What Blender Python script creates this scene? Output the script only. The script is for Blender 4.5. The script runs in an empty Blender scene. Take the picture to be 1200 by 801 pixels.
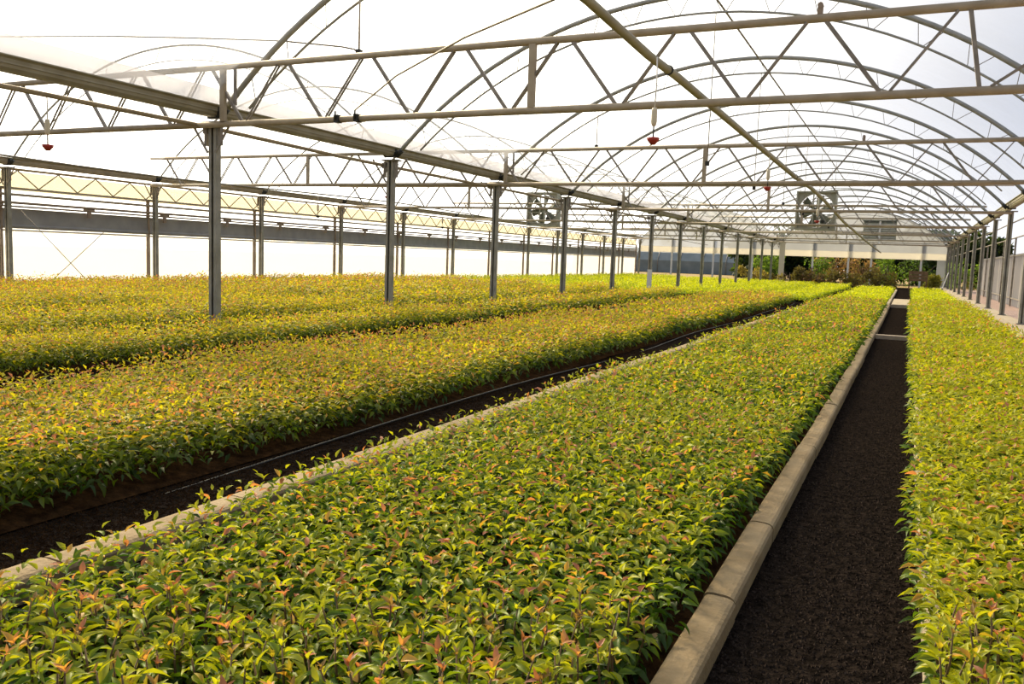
import bpy, math, random
import numpy as np
from mathutils import Vector, Matrix, Quaternion

random.seed(7); rng = np.random.default_rng(7)
C = bpy.context.scene.collection
S = bpy.context.scene

# ------------------------------------------------------------------ camera, sky, sun, exposure
CAM = Vector((0.0, 0.0, 1.2))
YAW, PITCH, ROLL, FPX = 0.4369, -0.1024, 0.0358, 982.9
def cam_basis():
    cy, sy, cp, sp = math.cos(YAW), math.sin(YAW), math.cos(PITCH), math.sin(PITCH)
    f = Vector((-sy * cp, cy * cp, sp)); r0 = Vector((cy, sy, 0)); u0 = r0.cross(f)
    r = math.cos(ROLL) * r0 + math.sin(ROLL) * u0
    u = -math.sin(ROLL) * r0 + math.cos(ROLL) * u0
    return r, u, f
CR, CU, CF = cam_basis()
cam = bpy.data.cameras.new('camera'); cam.sensor_width = 36; cam.lens = FPX / 1200 * 36
cam.clip_start = 0.05; cam.clip_end = 600
camo = bpy.data.objects.new('camera', cam); C.objects.link(camo)
camo.matrix_world = Matrix(((CR.x, CU.x, -CF.x, CAM.x), (CR.y, CU.y, -CF.y, CAM.y), (CR.z, CU.z, -CF.z, CAM.z), (0, 0, 0, 1)))
S.camera = camo

SUN_DIR = Vector((-0.66, 0.54, 0.52)).normalized()
w = bpy.data.worlds.new('sky'); S.world = w; w.use_nodes = True
nt = w.node_tree; nt.nodes.clear()
tc = nt.nodes.new('ShaderNodeTexCoord')
dt = nt.nodes.new('ShaderNodeVectorMath'); dt.operation = 'DOT_PRODUCT'; dt.inputs[1].default_value = SUN_DIR
nrm = nt.nodes.new('ShaderNodeVectorMath'); nrm.operation = 'NORMALIZE'
nt.links.new(tc.outputs['Generated'], nrm.inputs[0]); nt.links.new(nrm.outputs[0], dt.inputs[0])
mr = nt.nodes.new('ShaderNodeMapRange'); mr.inputs[1].default_value = -1; mr.inputs[2].default_value = 1
nt.links.new(dt.outputs['Value'], mr.inputs[0])
ramp = nt.nodes.new('ShaderNodeValToRGB'); nt.links.new(mr.outputs[0], ramp.inputs[0])
el = ramp.color_ramp.elements
stops = [(0.0, (.075, .09, .12)), (0.55, (.090, .107, .145)), (0.745, (.108, .123, .158)), (0.83, (.25, .25, .258)), (0.92, (.66, .64, .58)), (1.0, (1.0, .92, .78))]
el[0].position, el[0].color = stops[0][0], (*stops[0][1], 1); el[1].position, el[1].color = stops[-1][0], (*stops[-1][1], 1)
for p_, c_ in stops[1:-1]:
    e = el.new(p_); e.color = (*c_, 1)
sep = nt.nodes.new('ShaderNodeSeparateXYZ'); nt.links.new(nrm.outputs[0], sep.inputs[0])
hz = nt.nodes.new('ShaderNodeMapRange'); hz.inputs[1].default_value = 0; hz.inputs[2].default_value = .19; hz.inputs[3].default_value = 1; hz.inputs[4].default_value = 0; hz.interpolation_type = 'SMOOTHSTEP'
ab = nt.nodes.new('ShaderNodeMath'); ab.operation = 'ABSOLUTE'; nt.links.new(sep.outputs[2], ab.inputs[0]); nt.links.new(ab.outputs[0], hz.inputs[0])
hm = nt.nodes.new('ShaderNodeMix'); hm.data_type = 'RGBA'; hm.blend_type = 'ADD'; hm.inputs[7].default_value = (.16, .148, .125, 1)
nt.links.new(hz.outputs[0], hm.inputs[0]); nt.links.new(ramp.outputs[0], hm.inputs[6])
bg = nt.nodes.new('ShaderNodeBackground'); bg.inputs[1].default_value = 4.0
wo = nt.nodes.new('ShaderNodeOutputWorld'); nt.links.new(hm.outputs[2], bg.inputs[0]); nt.links.new(bg.outputs[0], wo.inputs[0])

sl = bpy.data.lights.new('sun', 'SUN'); sl.energy = 6.8; sl.angle = math.radians(12); sl.color = (1.0, .83, .56)
so = bpy.data.objects.new('sun', sl); C.objects.link(so); so.location = (-20, 20, 30)
so.rotation_euler = SUN_DIR.to_track_quat('Z', 'Y').to_euler()

S.view_settings.view_transform = 'Standard'; S.view_settings.look = 'None'
S.view_settings.exposure = 0.0; S.view_settings.gamma = 1.0; S.view_settings.use_curve_mapping = False
S.cycles.transparent_max_bounces = 24

# ------------------------------------------------------------------ materials
def mat(name, col, rough=.6, metal=0, noise=None, bump=None, spec=.3):
    """noise = (scale, colour2, detail); bump = (scale, strength)"""
    m = bpy.data.materials.new(name); m.use_nodes = True; n = m.node_tree; b = n.nodes['Principled BSDF']
    b.inputs['Base Color'].default_value = (*col, 1); b.inputs['Roughness'].default_value = rough
    b.inputs['Metallic'].default_value = metal; b.inputs['Specular IOR Level'].default_value = spec
    g = n.nodes.new('ShaderNodeNewGeometry')
    if noise:
        t = n.nodes.new('ShaderNodeTexNoise'); t.inputs['Scale'].default_value = noise[0]; t.inputs['Detail'].default_value = noise[2] if len(noise) > 2 else 6
        n.links.new(g.outputs['Position'], t.inputs['Vector'])
        r = n.nodes.new('ShaderNodeValToRGB'); r.color_ramp.elements[0].position = .35; r.color_ramp.elements[1].position = .68
        r.color_ramp.elements[0].color = (*col, 1); r.color_ramp.elements[1].color = (*noise[1], 1)
        n.links.new(t.outputs['Fac'], r.inputs[0]); n.links.new(r.outputs[0], b.inputs['Base Color'])
    if bump:
        t = n.nodes.new('ShaderNodeTexNoise'); t.inputs['Scale'].default_value = bump[0]; t.inputs['Detail'].default_value = 8
        n.links.new(g.outputs['Position'], t.inputs['Vector'])
        bm_ = n.nodes.new('ShaderNodeBump'); bm_.inputs['Strength'].default_value = bump[1]; bm_.inputs['Distance'].default_value = .03
        n.links.new(t.outputs['Fac'], bm_.inputs['Height']); n.links.new(bm_.outputs[0], b.inputs['Normal'])
    return m

def film(name, col, clear, scat=(.9, .9, .9), noise=False):
    """plastic film: part of the light goes straight through, the rest is scattered to both sides"""
    m = bpy.data.materials.new(name); m.use_nodes = True; n = m.node_tree; n.nodes.clear()
    o = n.nodes.new('ShaderNodeOutputMaterial'); tr = n.nodes.new('ShaderNodeBsdfTransparent'); tr.inputs[0].default_value = (*col, 1)
    tl = n.nodes.new('ShaderNodeBsdfTranslucent'); tl.inputs[0].default_value = (*scat, 1)
    df = n.nodes.new('ShaderNodeBsdfDiffuse'); df.inputs[0].default_value = (*scat, 1)
    m1 = n.nodes.new('ShaderNodeMixShader'); m1.inputs[0].default_value = .3
    n.links.new(tl.outputs[0], m1.inputs[1]); n.links.new(df.outputs[0], m1.inputs[2])
    m2 = n.nodes.new('ShaderNodeMixShader'); m2.inputs[0].default_value = clear
    n.links.new(m1.outputs[0], m2.inputs[1]); n.links.new(tr.outputs[0], m2.inputs[2]); n.links.new(m2.outputs[0], o.inputs[0])
    if noise:
        g = n.nodes.new('ShaderNodeNewGeometry'); t = n.nodes.new('ShaderNodeTexNoise'); t.inputs['Scale'].default_value = .8; t.inputs['Detail'].default_value = 5
        n.links.new(g.outputs['Position'], t.inputs['Vector'])
        r = n.nodes.new('ShaderNodeMapRange'); r.inputs[1].default_value = .3; r.inputs[2].default_value = .7; r.inputs[3].default_value = clear - .1; r.inputs[4].default_value = clear + .08
        n.links.new(t.outputs['Fac'], r.inputs[0]); n.links.new(r.outputs[0], m2.inputs[0])
    return m

def leafmat(name):
    m = bpy.data.materials.new(name); m.use_nodes = True; n = m.node_tree; n.nodes.clear()
    o = n.nodes.new('ShaderNodeOutputMaterial'); a = n.nodes.new('ShaderNodeAttribute'); a.attribute_name = 'tint'
    df = n.nodes.new('ShaderNodeBsdfDiffuse'); tl = n.nodes.new('ShaderNodeBsdfTranslucent'); gl = n.nodes.new('ShaderNodeBsdfGlossy'); gl.inputs['Roughness'].default_value = .42
    gl.inputs[0].default_value = (.9, .9, .85, 1)
    m1 = n.nodes.new('ShaderNodeMixShader'); m1.inputs[0].default_value = .46
    n.links.new(a.outputs['Color'], df.inputs[0]); tm = n.nodes.new('ShaderNodeVectorMath'); tm.operation = 'MULTIPLY'; tm.inputs[1].default_value = (1.24, 1.18, .46); n.links.new(a.outputs['Color'], tm.inputs[0]); n.links.new(tm.outputs[0], tl.inputs[0])
    n.links.new(df.outputs[0], m1.inputs[1]); n.links.new(tl.outputs[0], m1.inputs[2])
    m2 = n.nodes.new('ShaderNodeMixShader'); m2.inputs[0].default_value = .022
    n.links.new(m1.outputs[0], m2.inputs[1]); n.links.new(gl.outputs[0], m2.inputs[2]); n.links.new(m2.outputs[0], o.inputs[0])
    return m

M = {}
M['steel'] = mat('galvanised_steel', (.21, .185, .15), .55, .2, (9, (.32, .285, .235)))
M['tube'] = mat('weathered_tube', (.36, .295, .20), .6, .05, (5, (.46, .385, .275)))
M['post'] = mat('post_steel', (.26, .245, .19), .5, .15, (6, (.36, .34, .28)))
M['rib'] = mat('rib_steel', (.30, .30, .27), .5, .2, (5, (.40, .40, .37)))
M['rust'] = mat('rusty_steel', (.27, .20, .14), .7, .1, (7, (.36, .29, .22)))
M['gutter'] = mat('gutter_steel', (.27, .24, .16), .5, .15, (4, (.36, .325, .23)))
M['dark'] = mat('dark_fitting', (.035, .035, .03), .6)
M['rope'] = mat('pipe_hose', (.30, .27, .17), .5, 0, (6, (.40, .36, .24)))
M['cream'] = mat('cream_plastic', (.70, .62, .45), .5)
M['red'] = mat('red_plastic', (.42, .05, .04), .4)
M['white'] = mat('white_paint', (.78, .76, .70), .6)
M['concrete'] = mat('curb_concrete', (.25, .178, .09), .9, 0, (5, (.34, .255, .145)), (60, .25))
M['pale_concrete'] = mat('pale_concrete', (.36, .29, .19), .9, 0, (5, (.44, .37, .26)), (40, .25))
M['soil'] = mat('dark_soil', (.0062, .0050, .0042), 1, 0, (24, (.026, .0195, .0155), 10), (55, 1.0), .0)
M['bedsoil'] = mat('bed_soil', (.020, .011, .006), .95, 0, (18, (.050, .028, .013), 8), (45, .8), .0)
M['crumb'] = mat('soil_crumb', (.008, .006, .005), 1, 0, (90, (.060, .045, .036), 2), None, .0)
M['gravel'] = mat('pink_gravel', (.30, .20, .17), .95, 0, (30, (.46, .34, .28), 8), (40, .8))
M['field'] = mat('dry_field', (.25, .165, .055), .95, 0, (1.5, (.34, .235, .085), 6))
M['bark'] = mat('bark', (.10, .07, .045), .9, 0, (8, (.17, .12, .08)))
M['stem'] = mat('stem', (.13, .085, .035), .7)
M['timber'] = mat('brown_timber', (.16, .09, .045), .8, 0, (10, (.26, .16, .08)))
M['plank'] = mat('pale_timber', (.34, .27, .20), .85, 0, (6, (.44, .36, .27)))
M['stone'] = mat('pink_stone', (.42, .27, .22), .9, 0, (6, (.55, .40, .33)), (30, .5))
M['fan'] = mat('fan_housing', (.36, .36, .28), .5, .25, (6, (.46, .45, .36)))
M['blade'] = mat('fan_blade', (.17, .18, .14), .5, .3)
M['roll'] = mat('rolled_shade', (.27, .265, .255), .8, 0, (3, (.34, .33, .31)))
M['panel'] = film('grey_sheet', (.6, .6, .6), .12, (.50, .475, .44))
M['roof'] = film('roof_film', (1, 1, 1), .86, (.88, .90, .94), True)
M['sidefilm'] = film('white_side_film', (1, 1, .99), .45, (.95, .95, .92))
M['creamfilm'] = film('cream_film', (.97, .95, .86), .30, (.80, .76, .62))
M['gable'] = film('gable_film', (.9, .93, .97), .12, (.36, .37, .37), True)
M['gableband'] = film('gable_band', (1, .97, .9), .12, (.80, .77, .68))
M['skirt'] = film('gutter_skirt', (.90, .89, .92), .22, (.34, .335, .36))
M['leaf'] = leafmat('leaf')

# ------------------------------------------------------------------ helpers
def tag(o, label=None, cat=None, group=None, kind=None):
    if label: o['label'] = label
    if cat: o['category'] = cat
    if group: o['group'] = group
    if kind: o['kind'] = kind
    return o
def empty(name, loc, label, cat, group=None):
    o = bpy.data.objects.new(name, None); o.empty_display_size = .1; C.objects.link(o); o.location = loc
    return tag(o, label, cat, group)
def link(name, me, parent=None, loc=None):
    o = bpy.data.objects.new(name, me); C.objects.link(o)
    if parent: o.parent = parent
    if loc is not None: o.location = loc
    return o
class MB:
    def __init__(s): s.v, s.f, s.sm = [], [], []
    def add(s, vs, fs, smooth=False):
        b = len(s.v); s.v += [tuple(v) for v in vs]; s.f += [tuple(i + b for i in f) for f in fs]; s.sm += [smooth] * len(fs); return s
    def box(s, c, d):
        x, y, z = c; a, b, e = d[0] / 2, d[1] / 2, d[2] / 2
        return s.add([(x + i * a, y + j * b, z + k * e) for k in (-1, 1) for j in (-1, 1) for i in (-1, 1)],
                     [(0, 2, 3, 1), (4, 5, 7, 6), (0, 1, 5, 4), (2, 6, 7, 3), (0, 4, 6, 2), (1, 3, 7, 5)])
    def bar(s, p, q, wd, ht, up=(0, 0, 1)):
        p, q = Vector(p), Vector(q); d = (q - p).normalized(); up = Vector(up)
        if abs(d.dot(up)) > .97: up = Vector((0, 1, 0))
        a = d.cross(up).normalized(); b = a.cross(d)
        vs = [e + a * (i * wd / 2) + b * (j * ht / 2) for e in (p, q) for i, j in ((-1, -1), (1, -1), (1, 1), (-1, 1))]
        return s.add(vs, [(0, 1, 5, 4), (1, 2, 6, 5), (2, 3, 7, 6), (3, 0, 4, 7), (0, 3, 2, 1), (4, 5, 6, 7)])
    def tube(s, pts, r, n=8, cap=True):
        pts = [Vector(p) for p in pts]; vs = []; rr = r if isinstance(r, (list, tuple)) else [r] * len(pts); a = None
        for i, p in enumerate(pts):
            d = (pts[min(i + 1, len(pts) - 1)] - pts[max(i - 1, 0)]).normalized()
            if a is None:
                a = d.cross(Vector((0, 0, 1)) if abs(d.z) < .95 else Vector((0, 1, 0))).normalized()
            else: a = (a - d * a.dot(d)).normalized()
            b = d.cross(a)
            vs += [p + (a * math.cos(t * 2 * math.pi / n) + b * math.sin(t * 2 * math.pi / n)) * rr[i] for t in range(n)]
        fs = [(i * n + t, i * n + (t + 1) % n, (i + 1) * n + (t + 1) % n, (i + 1) * n + t) for i in range(len(pts) - 1) for t in range(n)]
        s.add(vs, fs, True)
        if cap:
            k = len(s.v) - len(vs); s.f += [tuple(k + t for t in reversed(range(n))), tuple(k + (len(pts) - 1) * n + t for t in range(n))]; s.sm += [False, False]
        return s
    def lathe(s, prof, c=(0, 0, 0), n=16):
        vs = [(c[0] + r * math.cos(t * 2 * math.pi / n), c[1] + r * math.sin(t * 2 * math.pi / n), c[2] + z) for r, z in prof for t in range(n)]
        return s.add(vs, [(i * n + t, i * n + (t + 1) % n, (i + 1) * n + (t + 1) % n, (i + 1) * n + t) for i in range(len(prof) - 1) for t in range(n)], True)
    def extrude(s, prof, p, q, ax, ay, smooth=False):
        """closed 2-D outline prof swept from p to q, outline axes ax, ay"""
        p, q, ax, ay = Vector(p), Vector(q), Vector(ax), Vector(ay); n = len(prof)
        vs = [e + ax * x + ay * y for e in (p, q) for x, y in prof]
        s.add(vs, [(i, (i + 1) % n, n + (i + 1) % n, n + i) for i in range(n)], smooth)
        k = len(s.v) - 2 * n; s.f += [tuple(k + i for i in reversed(range(n))), tuple(k + n + i for i in range(n))]; s.sm += [False, False]
        return s
    def mesh(s, name, m):
        me = bpy.data.meshes.new(name); me.from_pydata(s.v, [], s.f); me.polygons.foreach_set('use_smooth', s.sm)
        if m is not None: me.materials.append(M[m])
        me.update(); return me
    def build(s, name, m, parent=None, loc=None): return link(name, s.mesh(name, m), parent, loc)
ORD = ['first', 'second', 'third', 'fourth', 'fifth', 'sixth', 'seventh', 'eighth', 'ninth', 'tenth', 'eleventh', 'twelfth', 'thirteenth', 'fourteenth', 'fifteenth', 'sixteenth']
def struct(name, mb, m, label=None):
    o = mb.build(name, m); o['kind'] = 'structure'
    if label: o['label'] = label
    return o
def copy_tree(root, loc, label=None, group=None):
    r = root.copy(); C.objects.link(r); r.location = loc
    if label: r['label'] = label
    if group: r['group'] = group
    for ch in root.children:
        c = ch.copy(); C.objects.link(c); c.parent = r
        for g in ch.children:
            d = g.copy(); C.objects.link(d); d.parent = c
    return r

# key lines of the building (camera stands at x = 0, y = 0)
XR, X1, X2, XW = 2.18, -8.02, -17.99, -18.40       # right wall, first post row, second post row, outer wall
PY = [8.12 + 4 * i for i in range(14)]              # posts every 4 m
YEND = 60.15
ZSPR, ZAPX = 2.80, 4.95                             # arch springing and apex
def arc(xl, xr, n, drop=0.0, zs=ZSPR, za=ZAPX, t0=0., t1=1.):
    c, h, sg = (xl + xr) / 2, (xr - xl) / 2, za - zs; R = (h * h + sg * sg) / (2 * sg); zc = za - R
    a = math.asin(h / R); out = []
    for i in range(n + 1):
        th = -a + 2 * a * (t0 + (t1 - t0) * i / n)
        out.append((c + (R - drop) * math.sin(th), zc + (R - drop) * math.cos(th)))
    return out

# ------------------------------------------------------------------ ground, walls, roof film
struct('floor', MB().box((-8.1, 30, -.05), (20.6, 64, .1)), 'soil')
g = MB(); g.add([(-150, -60, -.12), (150, -60, -.12), (150, 250, -.12), (-150, 250, -.12)], [(0, 1, 2, 3)])
struct('ground', g, 'field')
struct('ground_gravel', MB().box((5.2, 30, -.06), (5.9, 70, .1)), 'gravel')
for i, (xl, xr, nm) in enumerate([(X1, XR, 'near bay'), (X2, X1, 'far bay')]):
    b = MB(); pr = arc(xl, xr, 48, -.045)
    ys = [-6 + 66.1 * j / 16 for j in range(17)]
    vs = [(x, y, z) for y in ys for x, z in pr]; n = len(pr)
    b.add(vs, [(j * n + k, j * n + k + 1, (j + 1) * n + k + 1, (j + 1) * n + k) for j in range(16) for k in range(n - 1)], True)
    struct('ceiling', b, 'roof')
    # gable: film from the arch down to a cream band, open below
    b = MB(); pr = arc(xl, xr, 40, .0)
    n = len(pr); vs = [(x, YEND, z) for x, z in pr] + [(x, YEND, 2.28) for x, z in pr]
    b.add(vs, [(k, k + 1, n + k + 1, n + k) for k in range(n - 1)])
    struct('wall_back', b, 'gable')
    struct('trim_1', MB().box(((xl + xr) / 2, YEND - .02, 2.07), (xr - xl - .14, .05, .42)), 'gableband')
# low concrete kerb along the right wall
for j in range(14):
    struct('kerb', MB().box((2.12, -2 + 4.5 * j + 2.25, .08), (.42, 4.485, .16)), 'pale_concrete')
# outer left wall: white film, grey shade roll, cream film band
struct('wall_left', MB().box((XW + .06, 29, .7), (.02, 62.5, 1.42)), 'sidefilm')
b = MB(); b.box((XW + .06, 29, 2.47), (.02, 62.5, .42)); struct('wall_left_upper', b, 'creamfilm')

# ------------------------------------------------------------------ posts
def post_profile(wd, dp):
    t, lip = .008, wd * .36
    h = wd / 2
    return [(-h, 0), (-h, dp), (h, dp), (h, 0), (h - lip, 0), (h - lip, t), (h - t, t), (h - t, dp - t), (-h + t, dp - t), (-h + t, t), (-h + lip, t), (-h + lip, 0)]
def make_post(name, x, y, top, wd, dp, m, label, group, z0=0., braces=True):
    r = empty(name, (x, y, z0), label, 'post', group)
    MB().extrude(post_profile(wd, dp), (0, -dp / 2, 0), (0, -dp / 2, top - z0), (1, 0, 0), (0, 1, 0)).build('column', m, r)
    MB().box((0, 0, top - z0 + .012), (wd * 2.4, .16, .024)).build('head_plate', 'steel', r)
    if braces:
        for sx in (-1, 1):
            MB().bar((sx * .062, -.055, top - z0 - .36), (sx * .34, -.055, top - z0 + .03), .03, .012, (0, 1, 0)).build('brace', 'steel', r)
            MB().box((sx * .115, -.02, top - z0 - .14), (.035, .05, .26)).build('bracket', 'steel', r)
    MB().box((0, 0, .012), (wd * 1.5, dp * 2, .024)).build('foot_plate', 'steel', r)
    return r
p0 = None
for i, y in enumerate(PY):
    lab = f'grey channel post under the gutter, {ORD[i]} of the near row from the camera'
    if p0 is None: p0 = make_post('steel_post', X1, y, 2.71, .125, .085, 'post', lab, 'posts of the near row under the gutter')
    else:
        c = copy_tree(p0, (X1, y, 0), lab)
        if i == 5: MB().box((0, 0, .45), (.14, .1, .9)).build('sleeve', 'white', c)['label'] = 'white painted foot sleeve'
p1 = None
for i, y in enumerate(PY):
    lab = f'grey post near the white film, {ORD[i]} of the far row from the camera'
    if p1 is None: p1 = make_post('steel_post', X2, y, 2.71, .125, .085, 'post', lab, 'posts of the far row near the white film')
    else: copy_tree(p1, (X2, y, 0), lab)
p2 = None
for i, y in enumerate(PY):
    lab = f'thin brown wall post standing against the white side film, {ORD[i]} from the camera'
    if p2 is None: p2 = make_post('wall_post', XW + .14, y, 2.3, .085, .05, 'rust', lab, 'thin wall posts against the white film', 0, False)
    else: copy_tree(p2, (XW + .14, y, 0), lab)
p3 = None
for i in range(-1, 14):
    y = 8.12 + 4 * i; lab = f'steel wall post standing on the low right kerb, {ORD[i + 1]} from the camera'
    if p3 is None: p3 = make_post('kerb_post', XR, y, 2.71, .115, .08, 'post', lab, 'wall posts on the right kerb', .16, False)
    else: copy_tree(p3, (XR, y, .16), lab)

# ------------------------------------------------------------------ gutters and long pipes
def gutter(x, lab, wd=.20, gm='gutter'):
    r = empty('gutter', (x, 27, 2.81), lab, 'gutter'); h = wd / 2
    prof = [(-h, .12), (-h + .02, .105), (-h + .035, .02), (-h * .5, -.01), (h * .5, -.01), (h - .035, .02), (h - .02, .105), (h, .12), (h, .112), (h - .014, .095), (h - .028, .012), (h * .5, -.02), (-h * .5, -.02), (-h + .028, .012), (-h + .014, .095), (-h, .112)]
    MB().extrude(prof, (0, -33, 0), (0, 33, 0), (1, 0, 0), (0, 0, 1)).build('trough', gm, r)
    for sx in (-1, 1):
        MB().tube([(sx * h, -33, .12), (sx * h, 33, .12)], .012, 6).build('lip', 'gutter', r)
        MB().box((sx * (h - .018), 0, .055), (.012, 66, .018)).build('rib', gm, r)
    for k in range(17):
        MB().box((0, 8.12 - 27 - 4 + 4 * k, .04), (wd * .92, .07, .15)).build('joint', 'dark', r)
    return r
gutter(X1, 'long bent steel gutter running over the near post row')
gutter(X2, 'long brown steel gutter running over the far post row', .20, 'tube')
gutter(XR, 'steel gutter running over the kerb posts of the right wall')
def wavy(x, z, y0, y1, n, amp, sd):
    rr = random.Random(sd); ph = rr.random() * 6
    return [(x + amp * math.sin(ph + .55 * t) + amp * .5 * math.sin(1.3 * t), t, z + amp * .8 * math.sin(ph * 2 + .8 * t)) for t in [y0 + (y1 - y0) * i / n for i in range(n + 1)]]
pp = empty('water_pipe', (-2.0, 30, 2.8), 'thick olive water pipe threaded through the roof trusses of the near bay', 'pipe')
MB().tube([(x + 2.0, y - 30, z - 2.8) for x, y, z in
           [(-2.75, 3.0, 3.42), (-2.62, 4.6, 3.36), (-2.47, 6.5, 3.24), (-2.28, 7.6, 3.05), (-2.17, 8.2, 2.98), (-2.08, 10.5, 2.9), (-2.02, 13., 2.84), (-1.97, 16, 2.79), (-1.9, 18, 2.77), (-1.95, 21, 2.79), (-2.0, 24, 2.78), (-1.92, 28, 2.6), (-1.86, 32, 2.52), (-1.8, 40, 2.4), (-1.75, 50, 2.3), (-1.72, 59.8, 2.25)]], .041, 10).build('hose', 'rope', pp)
for y, x, z in [(8.0, -2.2, 3.0), (16, -1.97, 2.79), (24, -2.0, 2.78)]:
    MB().tube([(x + 2 + .042 * math.cos(a), y - 30, z - 2.8 + .042 * math.sin(a)) for a in [i * math.pi / 6 for i in range(13)]], .008, 5).build('clip', 'dark', pp)
rp = empty('row_pipe', (-8.2, 27, 2.64), 'thin steel pipe running just below the gutter beside the near post row', 'pipe')
MB().tube([(0, -27, .02), (0, -19, .05), (0, -16, .01), (0, 0, .0), (0, 33, 0)], .027, 8).build('tube', 'tube', rp)
for k in range(14): MB().box((.045, 8.12 - 27 + 4 * k, 0), (.1, .03, .09)).build('clip', 'steel', rp)
tag(MB().tube([(-2.72, y, 4.88) for y in (2, 12, 24, 36, 48, 60)], .016, 6).build('ridge_purlin', 'steel'), 'thin straight ridge purlin under the arch tops of the near bay', 'purlin')
tag(MB().tube([(-13.0, y, 2.50 + .05 * math.sin(y * .4)) for y in range(2, 61, 2)], .018, 6).build('bay_pipe', 'steel'), 'thin water pipe running through the trusses of the far bay', 'pipe')
# film skirt above the near gutter
b = MB(); nseg = 33
vs = [(X1 - .07 + .012 * math.sin(j * 1.7), -6 + 2 * j, z) for j in range(nseg + 1) for z in (2.95, 3.07, 3.17)]
b.add(vs, [(j * 3 + k, j * 3 + k + 1, j * 3 + k + 4, j * 3 + k + 3) for j in range(nseg) for k in range(2)])
tag(b.build('vent_curtain', 'skirt'), 'pale grey film curtain strip standing along the top of the near gutter', 'curtain')

# ------------------------------------------------------------------ arch frames (bow trusses under the film)
def make_arch(name, xl, xr, y, lab, grp, nw, ro=.036, ri=.016, m='rib'):
    r = empty(name, (0, y, 0), lab, 'arch', grp)
    o_ = arc(xl + .1, xr - .1, 40); MB().tube([(x, 0, z) for x, z in o_], ro, 8).build('outer_rib', m, r)
    i_ = arc(xl + .1, xr - .1, 36, .27, t0=.035, t1=.965); MB().tube([(x, 0, z) for x, z in i_], ri, 6).build('inner_rib', 'rib', r)
    for sx, x in ((1, xl + .1), (-1, xr - .1)):
        MB().tube([(x, 0, ZSPR), (x + sx * .1, 0, ZSPR + .09)], .045, 8).build('socket', 'dark', r)
    for k in range(nw):
        t = .06 + .88 * k / (nw - 1); j = arc(xl + .1, xr - .1, 1, .02, t0=t, t1=t + .001)[0]
        t2 = t + (.012 if k % 2 else -.012); q = arc(xl + .1, xr - .1, 1, .26, t0=t2, t1=t2 + .001)[0]
        MB().bar((j[0], 0, j[1]), (q[0], 0, q[1]), .009, .009, (0, 1, 0)).build('web_rod', 'steel', r)
    return r
ys = [4.12] + PY
a0 = make_arch('roof_arch', X1, XR, ys[0], 'double steel roof arch above the near bay, first from the camera', 'roof arches of the near bay', 30)
for i, y in enumerate(ys[1:]): copy_tree(a0, (0, y, 0), f'double steel roof arch above the near bay, {ORD[i + 1]} from the camera')
a1 = make_arch('roof_arch', X2, X1, ys[2], 'double steel roof arch above the far bay, first from the camera', 'roof arches of the far bay', 14, .02, .010)
for i, y in enumerate(ys[3:]): copy_tree(a1, (0, y, 0), f'double steel roof arch above the far bay, {ORD[i + 1]} from the camera')

# ------------------------------------------------------------------ flat trusses across the bays
LOWN = [-9.78 + 1.186 * k for k in range(-7, 10)]
def make_truss(y, lab, grp, near=False):
    r = empty('roof_truss', (0, y, 0), lab, 'truss', grp); zl, zu = 2.68, 3.365
    for x0, x1, nm in ((X1 - .15, XR, ''), (X2, X1 - .15, '')):
        MB().tube([(x0, 0, zl), (x1, 0, zl)], .038, 12).build('lower_chord', 'tube', r)
        MB().tube([(x0, 0, zu), (x1, 0, zu)], .038, 12).build('upper_chord', 'tube', r)
    for x in (-3.61, -7.75, -12.9):
        MB().box((x, -.015, (zl + zu) / 2), (.07, .05, zu - zl - .06)).build('vertical', 'tube', r)
    MB().box((-7.6, .03, (zl + zu) / 2 + .1), (.03, .03, zu - zl - .26)).build('vertical', 'steel', r)
    for k, x in enumerate(LOWN):
        if x < X2 + .1 or x > XR + .2: continue
        if near and k == len(LOWN) - 1 - 0 and False: pass
        xl = .46 if near and abs(x - .89) < .12 else x
        ul, ur = x - .593 + .03 - (.07 if xl != x else 0), x + .593 - .03
        if ul > X2: MB().bar((xl - .05, 0, zl + .03), (max(ul, X2) + .04, 0, zu - .03), .034, .034, (0, 1, 0)).build('diagonal', 'steel', r)
        if ur < XR:
            d = MB()
            for yy in (-.022, .022):
                d.bar((xl + .03, yy, zl + .03), (ur - .06, yy, zu - .03), .017, .017, (0, 1, 0))
            d.build('paired_diagonal', 'steel', r)
    return r
t0 = make_truss(8.0, 'flat lattice truss crossing the whole house right above the beds, nearest the camera', 'flat roof trusses', True)
t1 = make_truss(16.0, 'flat lattice truss crossing the house, second from the camera', 'flat roof trusses')
for i, y in enumerate([24, 32, 40, 48, 56]):
    copy_tree(t1, (0, y, 0), f'flat lattice truss crossing the house, {ORD[i + 2]} from the camera')

# hanger rods from the arches, clamps on the near trusses
def hanger(x, y, ztop, zbot, lab, m='steel', rad=.007):
    r = empty('hanger_rod', (x, y, zbot), lab, 'rod')
    MB().tube([(0, 0, 0), (0, 0, ztop - zbot)], rad, 6).build('rod', m, r)
    MB().box((0, 0, 0), (.05, .07, .06)).build('clamp', 'dark', r)
def zin(x, xl=X1, xr=XR, drop=.27): return [zz for xx, zz in arc(xl + .1, xr - .1, 300, drop) if xx >= x][0]
hanger(-5.80, 8.06, zin(-5.8), 3.42, 'pale rod with dark clamp hanging to the nearest truss', 'tube', .012)
hanger(-5.80, 16.06, zin(-5.8), 3.42, 'pale rod with dark clamp hanging to the second truss', 'tube', .010)
for i, y in enumerate(PY[1:7]):
    hanger(-2.7, y, zin(-2.7), 2.6, f'thin vertical rod hanging from the top of the {ORD[i + 2]} near bay arch')
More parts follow.
